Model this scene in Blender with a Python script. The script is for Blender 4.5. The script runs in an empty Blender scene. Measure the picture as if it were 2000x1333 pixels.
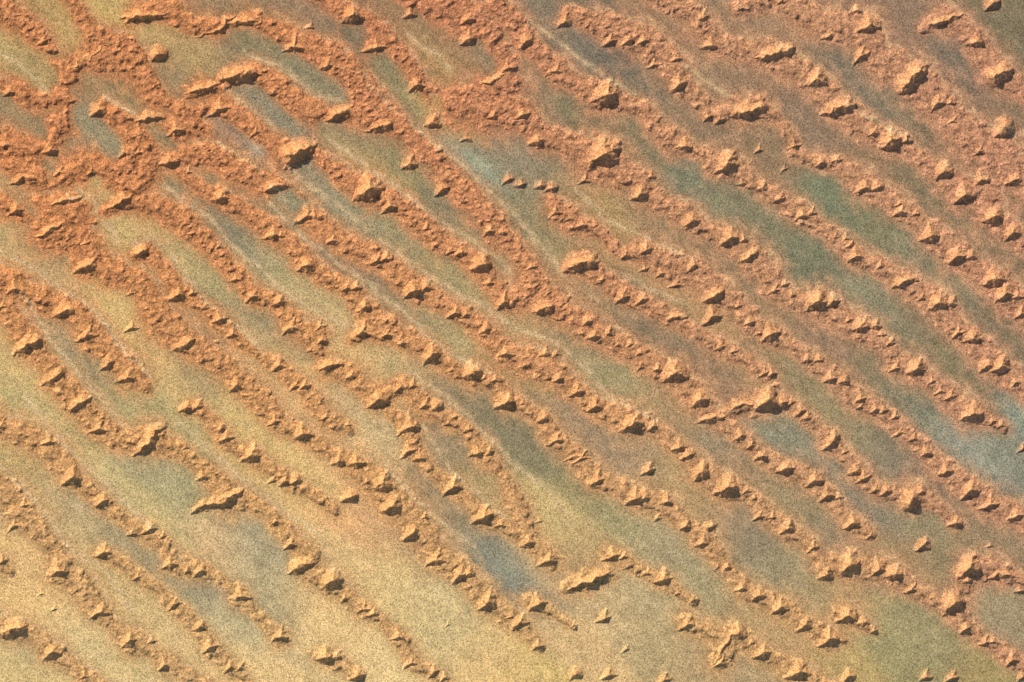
# Star dunes on a sand sea, seen from orbit.  1 Blender unit = 1 metre, PX metres per traced pixel.
import bpy, math, random
import numpy as np
from mathutils import Vector

# ------------------------------------------------------------------ camera, sky, sun, exposure
PX = 20.0                       # metres on the ground per traced unit
W0, H0 = 2000.0, 1333.0
sc = bpy.context.scene
COL = sc.collection

cam_d = bpy.data.cameras.new('camera')
cam = bpy.data.objects.new('camera', cam_d)
COL.objects.link(cam)
cam_d.sensor_width = 36.0
CAM_H = 400000.0
cam_d.lens = 36.0 * CAM_H / (W0 * PX)
cam_d.clip_start = 1000.0
cam_d.clip_end = 3.0e6
cam.location = (0, 0, CAM_H)
cam.rotation_euler = (0, 0, 0)
sc.camera = cam

SUN_EL = math.radians(28.0)
SUN_DIR2 = np.array([-0.66, 0.75]); SUN_DIR2 /= np.linalg.norm(SUN_DIR2)     # towards the sun, x right, y up
sun_vec = Vector((SUN_DIR2[0] * math.cos(SUN_EL), SUN_DIR2[1] * math.cos(SUN_EL), math.sin(SUN_EL)))
sun_d = bpy.data.lights.new('sun', 'SUN')
sun_d.energy = 4.6
sun_d.angle = math.radians(0.5)
sun_d.color = (1.0, 0.91, 0.78)
sun = bpy.data.objects.new('sun', sun_d)
COL.objects.link(sun)
sun.rotation_euler = sun_vec.to_track_quat('Z', 'Y').to_euler()

world = bpy.data.worlds.new('World')
sc.world = world
world.use_nodes = True
wn = world.node_tree
bg = wn.nodes['Background']
sky = wn.nodes.new('ShaderNodeTexSky')
sky.sky_type = 'NISHITA'
sky.sun_disc = False
sky.sun_elevation = SUN_EL
sky.sun_rotation = math.atan2(SUN_DIR2[0], SUN_DIR2[1])
wn.links.new(sky.outputs['Color'], bg.inputs['Color'])
bg.inputs['Strength'].default_value = 0.09

vs = sc.view_settings
vs.view_transform = 'Standard'
vs.look = 'None'
vs.exposure = 0.48
vs.gamma = 1.0
vs.use_curve_mapping = False
sc.cycles.max_bounces = 4
sc.cycles.diffuse_bounces = 3
sc.cycles.filter_width = 1.6
CAL = np.array([0.80, 0.83, 0.85])        # display colour of level sand -> its reflectance
# ------------------------------------------------------------------ survey: belts (x, y, half width)
BELTS = {
 'A':  ('first belt down the right edge', [(1800,58,8),(1850,32,22),(1900,72,18),(1948,143,24),(1990,172,18),(2060,215,18)]),
 'B':  ('second belt down the right edge', [(1480,-40,18),(1540,5,22),(1600,42,28),(1690,58,28),(1712,110,28),(1780,150,34),(1840,205,28),(1890,265,30),(1950,300,36),(1990,340,30),(2060,390,30)]),
 'C':  ('third belt down the right edge', [(1220,-40,15),(1290,-5,16),(1360,30,18),(1395,80,22),(1440,95,18),(1500,105,24),(1545,130,22),(1595,160,22),(1640,210,24),(1690,250,20),(1740,275,22),(1780,295,14),(1810,320,14),(1845,345,20),(1880,375,26),(1925,368,24),(1935,425,22),(1980,455,20),(2060,505,20)]),
 'C2': ('short belt touching the top edge', [(1440,18,12),(1480,5,18),(1530,-25,20)]),
 'D1': ('belt led by the pale crescent dune', [(1096,42,10),(1110,25,12),(1150,40,18),(1210,60,26),(1270,85,28),(1310,120,26),(1335,165,20),(1372,200,14),(1388,230,9)]),
 'D':  ('fourth belt down the right edge', [(1385,227,10),(1430,215,20),(1480,208,22),(1520,232,8),(1548,270,10),(1550,300,9),(1600,315,14),(1640,320,13),(1690,360,24),(1730,385,18),(1760,405,20),(1800,440,14),(1825,460,22),(1875,500,24),(1905,525,18),(1945,550,24),(1975,580,28),(2060,640,28)]),
 'E':  ('fifth belt down the right edge', [(970,10,20),(1010,50,20),(1030,82,20),(1062,110,16),(1090,140,22),(1120,160,14),(1175,188,26),(1220,200,15),(1260,215,15),(1285,250,17),(1320,280,22),(1360,295,10),(1405,320,22),(1440,330,20),(1462,350,13),(1490,368,13),(1525,390,15),(1565,418,19),(1600,440,13),(1640,470,15),(1670,500,18),(1720,522,15),(1770,552,20),(1830,590,24),(1870,645,18),(1895,660,20),(1945,715,24),(1985,745,18),(2060,800,18)]),
 'F':  ('belt above the pale teal flat', [(860,185,14),(905,200,36),(960,212,38),(1020,222,26),(1055,265,20),(1110,280,20),(1170,305,38),(1210,335,26),(1255,352,20),(1265,382,20),(1310,402,17),(1350,430,20),(1385,450,14),(1425,465,20),(1470,500,24),(1505,540,22),(1520,570,17),(1550,585,15),(1600,595,26),(1650,625,22),(1690,645,22),(1730,670,14),(1755,710,20),(1790,725,22),(1820,745,15),(1840,765,17),(1895,805,24),(1935,822,12),(1962,837,9)]),
 'FF': ('belt below the pale teal flat', [(1078,390,12),(1095,412,20),(1130,438,18),(1165,448,12),(1215,495,10),(1265,490,22),(1310,518,26),(1360,528,24),(1400,570,24),(1440,597,16),(1470,630,20),(1510,655,18),(1550,678,11),(1590,705,15),(1640,742,17),(1680,785,19),(1720,803,14),(1755,832,15),(1800,872,13),(1845,918,18),(1892,952,20),(1935,985,22),(1990,1008,20),(2060,1040,20)]),
 'GG': ('thin belt led by the three-notched dune', [(1105,528,8),(1140,515,20),(1175,540,14),(1225,580,17),(1260,592,13),(1310,622,15),(1350,642,11),(1410,680,15),(1450,700,12),(1505,730,12)]),
 'G2': ('belt led by the blue-shadowed peak', [(1410,812,12),(1445,795,17),(1500,778,24),(1545,790,11),(1575,815,13),(1600,840,11),(1625,865,18),(1660,895,11),(1680,925,18),(1710,955,15),(1740,965,13),(1780,966,24),(1815,975,13),(1845,1000,8),(1868,1024,12)]),
 'Gt': ('red belt at the top middle edge', [(560,-40,14),(640,-5,14),(668,22,16),(715,45,20),(745,80,24),(790,118,18),(815,160,18),(842,195,12),(846,240,13)]),
 'Gu': ('broad red patch at top centre', [(780,-20,14),(830,5,22),(885,15,34),(930,35,34),(960,70,24),(985,120,22),(990,160,28),(950,175,24),(905,195,20)]),
 'H':  ('belt crossing just above the centre', [(500,40,16),(540,62,20),(580,85,26),(645,108,24),(690,150,26),(740,215,30),(785,245,22),(830,290,18),(870,335,20),(905,372,22),(945,415,22),(978,457,20),(1010,488,14),(1035,520,17),(1040,565,26),(1080,595,26),(1112,612,20),(1150,640,22),(1185,660,20),(1235,685,18),(1280,715,20),(1325,735,22),(1365,780,24),(1400,815,18),(1430,840,13),(1450,857,15),(1475,875,12),(1495,895,13),(1535,915,16),(1590,938,18),(1620,970,15),(1645,1000,11),(1665,1022,18),(1702,1046,10)]),
 'I':  ('jagged ridge belt at upper left', [(362,184,10),(400,170,18),(450,155,20),(505,142,18),(545,172,23),(585,205,25),(640,222,22),(690,222,16),(730,232,18)]),
 'J':  ('belt of the ragged ridge dune', [(395,220,14),(432,212,26),(470,228,22),(505,258,16),(545,290,18),(585,302,28),(640,330,20),(670,352,24),(708,368,26),(755,388,20),(790,405,18),(830,445,18),(870,478,18),(905,495,15),(940,520,20),(962,555,15),(990,585,20),(1015,580,22)]),
 'K':  ('belt reaching the bottom right corner', [(330,316,12),(375,300,16),(425,305,24),(480,338,24),(540,368,22),(590,400,18),(605,425,18),(650,460,20),(700,490,20),(745,508,18),(785,542,20),(825,567,20),(860,590,15),(900,612,15),(940,637,17),(985,690,20),(1020,700,26),(1060,715,26),(1100,742,20),(1130,768,17),(1165,795,17),(1235,822,25),(1280,836,13),(1320,870,15),(1345,890,13),(1370,922,20),(1415,950,25),(1465,968,11),(1500,1005,16),(1540,1035,17),(1585,1065,13),(1612,1108,17),(1660,1105,24),(1720,1112,20),(1750,1125,22),(1785,1150,14),(1830,1177,12),(1865,1182,24),(1885,1225,14),(1930,1255,12),(1985,1290,15),(2060,1330,15)]),
 'K2': ('reddish patch near the lower right edge', [(1880,1150,14),(1895,1108,22),(1945,1112,22),(1990,1132,12),(2060,1170,14)]),
 'L':  ('belt crossing just below the centre', [(352,338,10),(400,372,13),(435,387,16),(480,412,15),(530,450,20),(570,478,17),(600,515,17),(640,545,14),(685,565,15),(715,605,17),(760,640,20),(800,665,18),(845,688,17),(890,727,12),(930,733,20),(970,747,13),(992,782,18),(1022,792,11),(1060,820,15),(1085,855,17),(1130,895,18),(1165,935,20),(1205,952,14),(1245,970,21),(1300,987,18),(1340,1025,12),(1375,1050,20),(1420,1110,12),(1455,1150,17),(1480,1165,15),(1525,1185,18),(1575,1220,14),(1615,1245,19),(1648,1252,8)]),
 'L2': ('short dune row in the lower right', [(1632,1195,10),(1655,1200,20),(1685,1220,10),(1708,1234,6)]),
 'M':  ('belt led by the long bright wedge', [(205,412,9),(240,392,16),(310,402,20),(360,430,22),(400,470,17),(440,510,15),(470,545,15),(500,580,15),(545,592,13),(575,635,20),(620,655,20),(618,685,12)]),
 'M2': ('belt below the middle orange plain', [(640,718,18),(690,735,18),(735,780,18),(790,752,14),(830,790,17),(880,822,13),(917,841,11),(945,885,18),(985,930,9),(1012,985,18),(1035,1055,14),(1080,1098,16)]),
 'M4': ('row curving down the lower middle', [(758,800,9),(800,834,16),(815,885,14),(850,925,9),(886,950,16),(915,980,9),(946,1010,16),(985,1027,12),(1025,1054,10)]),
 'M3': ('small rosy patch above the orange plain', [(688,662,10),(715,645,18),(755,655,14)]),
 'N':  ('belt of the lower left middle', [(165,520,18),(215,528,24),(262,545,20),(290,572,22),(315,625,30),(370,672,22),(430,705,20),(470,745,20),(520,790,22),(545,825,18),(590,848,15),(640,880,12),(690,905,18),(740,945,26),(780,985,28),(822,1032,25),(855,1085,22),(905,1117,18),(950,1170,20),(1012,1215,17),(1055,1264,9)]),
 'N2': ('thin row beside the crooked pale line', [(262,500,9),(288,490,15),(322,520,9),(352,575,16),(388,592,11),(428,625,14),(458,655,11),(500,690,7),(545,716,14),(590,754,13),(640,815,17),(682,842,11)]),
 'O':  ('broad orange heap at the left edge', [(10,400,20),(60,408,22),(110,405,26),(150,420,28),(95,452,30),(160,465,26),(190,495,18)]),
 'P':  ('belt beside the upper left sand flat', [(-40,535,22),(20,550,24),(60,572,22),(100,592,21),(150,612,22),(180,652,25),(220,690,20),(258,730,25),(285,755,12)]),
 'Q':  ('belt with the sinuous dark ridge', [(-40,590,16),(15,600,18),(60,672,24),(88,702,15),(112,738,22),(150,785,22),(195,835,22),(240,862,18),(290,858,26),(340,872,15),(380,902,12),(420,935,18),(450,970,27),(490,978,14),(520,1000,13),(550,1030,15),(580,1060,17),(612,1085,14),(595,1108,18),(650,1140,20),(682,1166,14),(715,1195,15),(742,1208,9),(780,1246,14),(812,1296,14),(850,1316,11),(880,1345,10)]),
 'R':  ('row led by the small hooked crescent', [(362,800,9),(382,792,11),(408,815,11),(435,852,16),(462,880,9),(492,890,17),(540,922,12),(570,942,14),(620,970,9),(655,998,10)]),
 'S':  ('belt leaving the left edge midway down', [(-40,800,20),(10,835,20),(55,852,22),(100,875,21),(145,930,19),(180,962,14),(205,985,15),(240,1012,10),(285,1042,16),(322,1062,12),(340,1100,17),(392,1116,16),(430,1132,9),(465,1165,17),(492,1192,9),(520,1220,9),(548,1247,17)]),
 'T':  ('belt crossing the lower left corner', [(-40,930,20),(25,972,26),(58,1012,26),(90,1052,15),(122,1092,18),(122,1120,24),(160,1142,20),(192,1190,21),(222,1222,12),(260,1256,23),(300,1272,10),(325,1296,17),(375,1322,12),(440,1360,12)]),
 'U':  ('thin row in the lower left', [(198,1082,13),(240,1097,10),(272,1127,13),(305,1147,9),(338,1180,12),(388,1226,13),(414,1264,14),(456,1306,12),(490,1340,9)]),
 'V':  ('belt in the bottom left corner', [(-40,1225,18),(28,1230,18),(70,1242,14),(105,1272,20),(135,1296,12),(168,1322,15),(220,1360,12)]),
 'V2': ('red patch on the lower left edge', [(-40,1085,16),(2,1100,14),(20,1118,8)]),
 'X':  ('ragged wide dune ridge near bottom centre', [(1108,1148,12),(1145,1132,20),(1190,1122,12)]),
 'Y':  ('row of small dunes at bottom centre', [(1188,1082,14),(1220,1094,13),(1262,1120,10),(1296,1134,15),(1330,1160,8),(1358,1176,8)]),
 'Y2': ('belt reaching the bottom edge at right', [(1340,1215,17),(1395,1240,15),(1425,1240,20),(1405,1290,20),(1440,1240,14),(1490,1276,14),(1555,1310,20),(1620,1350,16)]),
 'Z':  ('short row beside the blue-green hollow', [(1035,1172,13),(1060,1186,13),(1088,1202,7),(1122,1226,5)]),
 'Wb': ('pair of dunes on the bottom plain', [(618,1280,10),(645,1284,14),(698,1320,12)]),
 'AA': ('red patch in the top left corner', [(-40,5,20),(10,20,22),(50,48,20),(85,80,17),(105,102,6)]),
 'AB': ('red strip between the yellow lenses', [(100,-40,10),(140,0,12),(165,40,13),(190,75,22),(228,82,20)]),
 'AC': ('dark ridge belt beside the top edge', [(236,36,9),(285,22,20),(335,18,20),(375,50,14),(440,50,16),(490,40,18),(540,62,16)]),
 'AD': ('broad red slope at upper left', [(40,172,20),(100,160,20),(160,128,26),(215,100,30),(262,112,34),(290,160,22),(300,185,20),(340,200,16),(360,230,24),(330,255,18),(395,245,18)]),
 'AE': ('red ground along the left edge', [(-40,150,24),(5,180,18),(70,190,20),(120,190,18),(150,215,12),(115,250,22),(60,290,30),(10,280,26)]),
 'AF': ('rumpled red ground left of centre', [(20,320,16),(75,350,18),(125,345,20),(170,320,26),(235,325,26),(265,300,22),(245,245,14),(205,213,15),(280,230,14),(290,330,24),(260,370,20),(225,345,20)]),
}
# flats that cut into the red ground (x0, y0, x1, y1, half width)
LENSES = [(-30,70,85,150,30),(165,-30,222,28,24),(98,5,148,78,17),(308,112,345,178,17),(170,152,268,208,16),(160,222,222,288,24),
 (-30,175,78,256,19),(92,305,104,345,10),(290,242,322,272,14),(184,352,214,388,11),(290,65,425,135,28),(372,-20,445,26,17),
 (462,62,552,112,22),(562,120,660,190,26),(470,165,585,262,20),(530,-20,640,50,24),(690,62,692,72,28),(805,42,882,142,24),
 (930,92,958,135,17),(742,120,832,235,24),(852,190,848,215,10),(412,232,505,296,14),(590,322,690,425,22),(545,380,590,410,20),
 (1102,50,1190,120,17),(640,255,770,310,24),(10,365,70,415,9)]
# ------------------------------------------------------------------ survey: dunes (x, y of the peak, radius, height factor)
STARS = [
(85,80,14,.8),(309,106,20,1.1),(18,180,13,.9),(193,214,19,1.),(430,212,26,.55),(345,252,20,.6),(99,292,17,1.),(243,298,13,.9),(271,298,10,.9),
(330,316,19,.8),(117,336,13,.7),(178,338,14,.6),(432,385,20,1.),(500,258,15,.6),(368,335,10,.6),(690,30,23,1.1),(801,28,15,.8),(914,38,16,.9),
(916,76,17,1.1),(575,90,26,.5),(605,53,11,.7),(640,126,17,1.),(735,92,24,.5),(815,165,19,.9),(992,132,16,.7),(845,240,18,.9),(965,226,14,.9),
(912,272,13,.7),(800,320,18,.9),(722,368,28,1.1),(863,370,17,.9),(993,350,15,.7),(1104,42,17,.9),(1028,80,20,.9),(1192,80,17,.9),(1228,78,16,.9),
(1258,78,15,.8),(1085,138,20,.6),(1388,88,20,.7),(1372,34,15,.9),(1185,185,28,1.15),(1278,126,16,.6),(1320,115,15,.8),(1326,164,20,1.),(1405,234,13,.8),
(1383,228,13,.7),(1021,224,16,1.),(1050,276,18,1.),(1180,300,38,.95),(1198,292,18,1.1),(1142,352,14,.6),(1338,284,18,.9),(1422,318,27,1.),(1482,292,12,.7),
(1018,360,12,1.),(1055,363,12,1.),(1079,367,13,1.),(1252,376,20,1.),(1273,344,12,.7),(1450,358,10,.9),(1490,366,13,1.),(1527,2,12,.9),(1674,20,14,.8),
(1698,49,22,1.1),(1618,70,18,.6),(1682,108,24,.6),(1939,6,18,1.1),(1907,82,18,1.),(1595,156,21,1.1),(1832,200,16,1.),(1857,200,12,.9),(1862,236,14,.6),
(1963,250,24,1.1),(1742,275,26,1.05),(1707,258,13,1.),(1770,274,13,1.),(1551,285,16,.6),(1604,318,14,1.),(1633,313,12,1.),(1913,295,14,.8),(1845,333,20,1.15),
(1688,366,20,.9),(1713,366,15,1.),(1980,352,18,.9),(1918,350,18,.9),(1884,380,22,1.),(1532,330,12,.5),(1524,388,14,.9),
(33,410,18,.9),(168,474,12,.7),(30,562,20,.7),(5,598,14,.6),(170,655,22,.65),(257,640,16,.6),(256,572,10,.6),(288,603,9,.7),(349,575,18,.9),(376,572,12,.8),
(430,624,16,1.),(455,652,14,.9),(212,708,17,1.),(249,736,20,.75),(462,752,20,.7),(435,712,9,.6),(462,545,14,.6),(493,580,17,.9),(363,436,10,.8),(429,481,10,.8),
(400,481,8,.7),(600,422,22,.7),(535,457,20,.7),(548,460,12,.8),(649,470,14,.7),(600,518,20,1.05),(762,404,19,.8),(834,446,13,.8),(957,450,16,.8),(982,454,11,1.),
(881,491,11,.9),(903,493,14,1.),(940,516,22,1.2),(736,508,17,.85),(754,505,13,1.),(810,566,22,1.),(833,560,15,1.05),(677,562,13,.9),(696,561,13,1.),(712,600,18,.9),
(957,552,16,.7),(984,590,20,.8),(888,611,15,1.),(911,612,13,1.),(546,589,13,1.),(570,640,22,.65),(625,637,14,.7),(630,664,14,.8),(608,684,10,.7),(708,648,20,.65),
(756,652,14,.8),(949,642,16,.9),(845,690,22,1.),(545,714,18,.7),(686,735,13,1.),(578,753,12,.9),(596,753,14,.9),(925,727,22,1.05),(782,756,13,.8),(806,753,13,.8),
(947,738,10,.8),(967,742,12,.8),(881,724,10,.8),(989,690,18,.8),(1085,415,16,.6),(1138,439,13,1.),(1162,439,11,.9),(1114,427,11,.8),(1351,431,18,1.1),(1221,498,12,.8),
(1262,486,18,.9),(1260,526,12,.7),(1292,534,13,.7),(1355,518,17,.8),(1038,522,14,.6),(1321,556,16,.6),(1177,545,12,.7),(1216,580,18,.95),(1254,585,14,1.),(1392,618,20,.9),
(1443,597,10,.9),(1147,628,13,1.),(1162,656,16,.95),(1191,650,12,1.),(1231,673,10,1.),(1249,690,10,1.),(1207,673,10,.8),(1066,690,14,.7),(1087,691,10,.8),(1320,728,26,1.1),
(1285,720,12,.9),(1252,716,12,.6),(1408,678,14,.8),(1434,685,12,.8),(1091,739,14,1.),(1127,765,16,1.),(1070,738,10,.7),(1465,630,14,.9),(1483,651,10,.8),(1494,728,13,.7),
(1427,464,20,1.1),(1453,468,12,.9),(1505,653,20,1.),(1568,420,18,.85),(1585,415,11,.9),(1760,414,17,.8),(1757,397,12,.7),(1788,418,10,.9),(1942,423,22,1.1),(1978,454,20,1.),
(1819,460,22,1.),(1632,462,11,.8),(1653,465,11,.8),(1659,480,12,.8),(1672,500,18,.9),(1868,500,23,1.),(1896,500,14,1.),(1719,519,12,.8),(1943,544,24,1.05),(1964,572,28,.8),
(1986,579,16,.8),(1834,590,24,1.),(1859,592,14,.9),(1801,582,11,.8),(1995,612,16,.8),(1598,588,26,1.1),(1626,588,17,1.05),(1515,566,16,.6),(1533,555,10,.9),(1548,576,10,.9),
(1681,638,20,1.),(1659,624,12,.8),(1711,636,13,1.),(1723,653,11,.9),(1740,669,12,.9),(1872,650,16,.7),(1900,660,18,1.),(1577,701,13,.9),(1600,702,12,.9),(1551,669,9,.7),
(1622,740,16,.9),(1649,744,14,1.05),(1750,718,14,.7),(1790,720,21,1.1),(1928,714,18,.9),(1956,715,22,1.),(1821,744,12,.8),(1983,747,12,.9),(1508,729,11,.8),
(193,838,20,.65),(95,862,22,.55),(2,832,16,.8),(142,931,22,1.),(201,978,18,1.),(363,797,15,.9),(386,793,14,.9),(443,856,16,.8),(395,930,15,.8),(492,889,20,1.05),
(48,985,14,.7),(28,1028,16,.5),(294,1033,17,.9),(258,1042,10,.9),(318,1048,10,.8),(363,874,10,.7),(740,780,22,1.),(832,790,13,.95),(854,793,16,1.05),(537,822,18,.6),
(592,846,20,1.),(637,815,12,.8),(803,832,24,.75),(875,828,10,.7),(916,839,12,.9),(893,831,9,.7),(800,878,20,.65),(822,894,16,.8),(933,884,17,.8),(956,883,13,.8),
(662,901,15,.95),(696,903,18,1.05),(557,940,13,.95),(578,938,15,1.),(533,938,12,.6),(748,944,22,1.1),(716,940,12,.6),(685,970,20,.95),(886,950,21,.85),(768,988,22,1.15),
(946,1008,22,1.),(980,1025,12,.9),(805,1041,20,1.05),(567,1062,18,.6),(990,786,20,1.05),(680,830,9,.7),(830,1010,12,.6),(539,1019,11,.8),(1021,788,9,.9),(1062,816,15,1.),
(1088,858,18,.8),(1163,792,18,.95),(1236,826,24,1.05),(1276,832,12,1.),(1368,780,20,1.15),(1500,782,25,1.2),(1447,851,16,.9),(1468,869,11,1.),(1489,891,14,1.05),(1328,872,16,.95),
(1345,889,14,1.),(1371,922,20,1.1),(1422,952,25,1.15),(1135,895,20,.5),(1266,917,16,.9),(1167,937,20,.7),(1241,973,18,1.1),(1258,972,14,1.),(1303,979,17,.9),(1340,1027,14,1.),
(1459,958,11,.9),(1474,973,10,.9),(1484,1008,15,.7),(1285,1012,10,.7),(1527,787,15,1.),(1545,787,10,.8),(1564,803,13,1.05),(1576,815,12,1.),(1680,780,17,.7),(1682,794,12,.6),
(1710,799,13,1.),(1725,802,11,1.),(1749,814,12,.9),(1838,764,16,.6),(1857,774,14,.9),(1900,807,25,1.),(1939,823,11,.9),(1956,830,11,.9),(1626,862,20,1.),(1758,845,15,.6),
(1785,857,11,.9),(1794,877,10,.6),(1810,884,14,1.),(1848,920,17,1.),(1650,883,10,.8),(1672,920,18,.8),(1688,934,16,.8),(1710,956,12,.9),(1731,959,14,1.),(1800,960,14,1.05),
(1592,938,19,.9),(1616,966,17,.9),(1639,970,11,.8),(1536,914,18,1.),(1668,1021,20,.9),(1896,957,20,1.1),(1935,985,22,.7),(1985,1008,18,.9),(1868,1021,14,.9),(1539,1031,17,1.),
(1700,1046,11,.6),(1997,875,14,.6),(1508,1010,12,.7),
(203,1078,18,.9),(115,1115,26,.8),(6,1096,14,.7),(200,1194,22,.75),(103,1274,24,.85),(253,1252,20,.85),(297,1252,11,.7),(321,1298,16,.8),(333,1102,20,.75),(366,1114,10,.8),
(393,1113,16,.9),(470,1164,20,.8),(340,1180,15,.8),(390,1225,17,.8),(410,1264,18,1.),(449,1304,15,.8),(470,1304,12,.8),(268,1127,14,.5),(80,1160,8,.6),(105,1190,9,.6),
(165,1320,16,.6),(648,1134,24,1.1),(673,1169,12,.7),(712,1190,16,.7),(731,1198,13,.9),(778,1244,17,.75),(548,1242,20,.7),(636,1282,21,1.),(657,1283,13,1.),(698,1318,18,.95),
(802,1294,16,.7),(847,1312,14,.9),(868,1324,13,.7),(852,1094,22,.8),(898,1122,20,.9),(918,1120,15,.95),(953,1176,22,1.),(875,1220,7,.6),(1016,1215,18,.9),(998,1205,12,.7),
(1032,1060,17,.95),(1073,1094,20,.8),(1198,1085,20,.75),(1217,1087,13,.8),(1052,1180,20,.9),(1042,1183,12,.8),(1264,1119,11,.9),(1297,1131,20,.9),(1180,1207,16,.8),(1355,1171,12,.9),
(1324,1159,9,.7),(1343,1218,20,.8),(1372,1060,17,.8),(1421,1108,12,1.),(1402,1108,8,.7),(1450,1148,16,.8),(1482,1160,16,1.05),(1443,1235,22,1.),(1408,1294,16,.6),(1491,1276,18,1.),
(1051,1262,13,.9),(1223,1268,10,.7),(1125,1316,17,.9),(1188,1318,18,.7),(1296,1328,16,.8),(1468,1255,10,.8),(1054,1018,9,.6),(1120,1222,10,.5),
(1661,1102,26,1.1),(1615,1121,17,.9),(1716,1110,20,.8),(1748,1121,20,1.1),(1804,1065,18,.9),(1894,1108,26,1.05),(1890,1135,13,.8),(1780,1152,16,.7),(1864,1176,24,1.15),(1886,1227,16,.9),
(1924,1254,13,.9),(1938,1254,10,.9),(1979,1287,17,.9),(1524,1186,20,.85),(1656,1202,22,.9),(1574,1220,17,.95),(1685,1216,13,1.),(1620,1246,22,.95),(1707,1231,9,.9),(1561,1312,24,1.),
(1658,1322,17,.9),(1808,1322,15,.8),(1860,1324,16,.8),(1997,1322,14,.8),(1590,1068,15,.8),(1993,1153,12,.9),(1818,1168,9,.6),(1934,1066,10,.6)]
# elongated dunes: crest polyline [(x, y)...], half width, height factor, kind
RIDGES = [
([(238,34),(262,31),(292,31),(326,27)],15,.85,'ridge'),([(378,72),(418,63),(436,52),(441,40),(462,30)],13,.7,'ridge'),([(440,50),(470,42),(506,42)],13,.8,'ridge'),
([(112,158),(150,128),(190,100),(232,72)],13,.4,'ridge'),([(363,184),(385,178),(408,171),(432,162)],13,.9,'ridge'),([(430,162),(446,150),(470,145),(508,144)],20,1.1,'ridge'),
([(264,236),(290,229),(322,228)],15,.85,'ridge'),([(18,360),(45,347),(74,348)],15,.75,'ridge'),([(208,411),(235,392),(258,380)],18,.85,'ridge'),([(98,402),(125,391),(160,388)],14,.8,'ridge'),
([(64,464),(92,452),(132,432)],20,.5,'ridge'),([(142,534),(172,520),(190,505)],22,.65,'ridge'),([(258,500),(276,490),(291,484)],14,.95,'ridge'),([(104,619),(122,608),(149,603)],17,.9,'ridge'),
([(28,692),(55,671),(82,664)],25,.75,'ridge'),([(85,751),(105,737),(122,725)],22,.8,'ridge'),([(336,684),(358,674),(380,662)],19,.75,'ridge'),([(938,166),(958,159),(986,144)],13,.8,'ridge'),
([(638,237),(660,222),(682,211)],17,.95,'ridge'),([(712,258),(740,248),(752,247),(766,234)],17,.85,'ridge'),([(556,326),(569,304),(588,293),(613,284)],26,1.0,'ridge'),([(514,373),(537,362),(557,360)],15,1.,'ridge'),
([(1430,226),(1452,217),(1480,212),(1497,207)],18,1.05,'ridge'),([(1468,113),(1500,107),(1530,97),(1552,94)],16,1.05,'ridge'),([(1812,51),(1842,42),(1882,28)],17,.7,'ridge'),([(1928,158),(1950,146),(1974,134)],22,1.15,'ridge'),
([(1756,181),(1772,164),(1788,143),(1807,129)],25,1.05,'ridge'),([(1602,224),(1628,214),(1648,207),(1668,202)],20,1.0,'ridge'),([(1112,524),(1123,513),(1146,512),(1169,508)],20,1.1,'ridge'),([(1374,589),(1394,576),(1412,569)],17,1.1,'ridge'),
([(1040,611),(1062,601),(1083,599)],16,1.1,'ridge'),([(1300,626),(1314,620),(1342,619)],13,.85,'ridge'),([(1443,512),(1462,505),(1478,490)],19,.8,'ridge'),([(1743,561),(1766,548),(1792,548)],18,.85,'ridge'),
([(622,723),(648,712),(672,710)],20,.7,'ridge'),([(132,801),(151,790),(177,775)],20,.8,'ridge'),([(260,889),(280,873),(297,857),(301,842),(322,832)],18,.95,'ridge'),([(371,1003),(400,986),(431,981),(451,969),(476,959)],22,.75,'ridge'),
([(1099,901),(1122,891),(1148,890)],14,.5,'ridge'),([(1364,826),(1391,815),(1416,814)],15,.85,'ridge'),([(1420,803),(1446,790),(1476,789)],15,.6,'ridge'),([(1374,1033),(1400,1025)],13,.85,'ridge'),
([(1762,993),(1779,979),(1785,962)],24,.95,'ridge'),([(4,1243),(26,1226),(52,1221)],19,1.05,'ridge'),([(564,1119),(585,1104),(613,1099)],17,1.,'ridge'),([(1108,1151),(1131,1141),(1150,1138),(1165,1127),(1191,1119)],21,.75,'ridge'),
([(1393,1300),(1415,1262),(1436,1236)],18,.5,'ridge'),([(1928,1131),(1950,1122),(1990,1126)],14,.75,'ridge'),
([(1095,52),(1098,36),(1112,24)],12,.6,'crescent'),([(1545,262),(1552,280),(1548,298)],10,.5,'crescent'),
]
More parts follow.
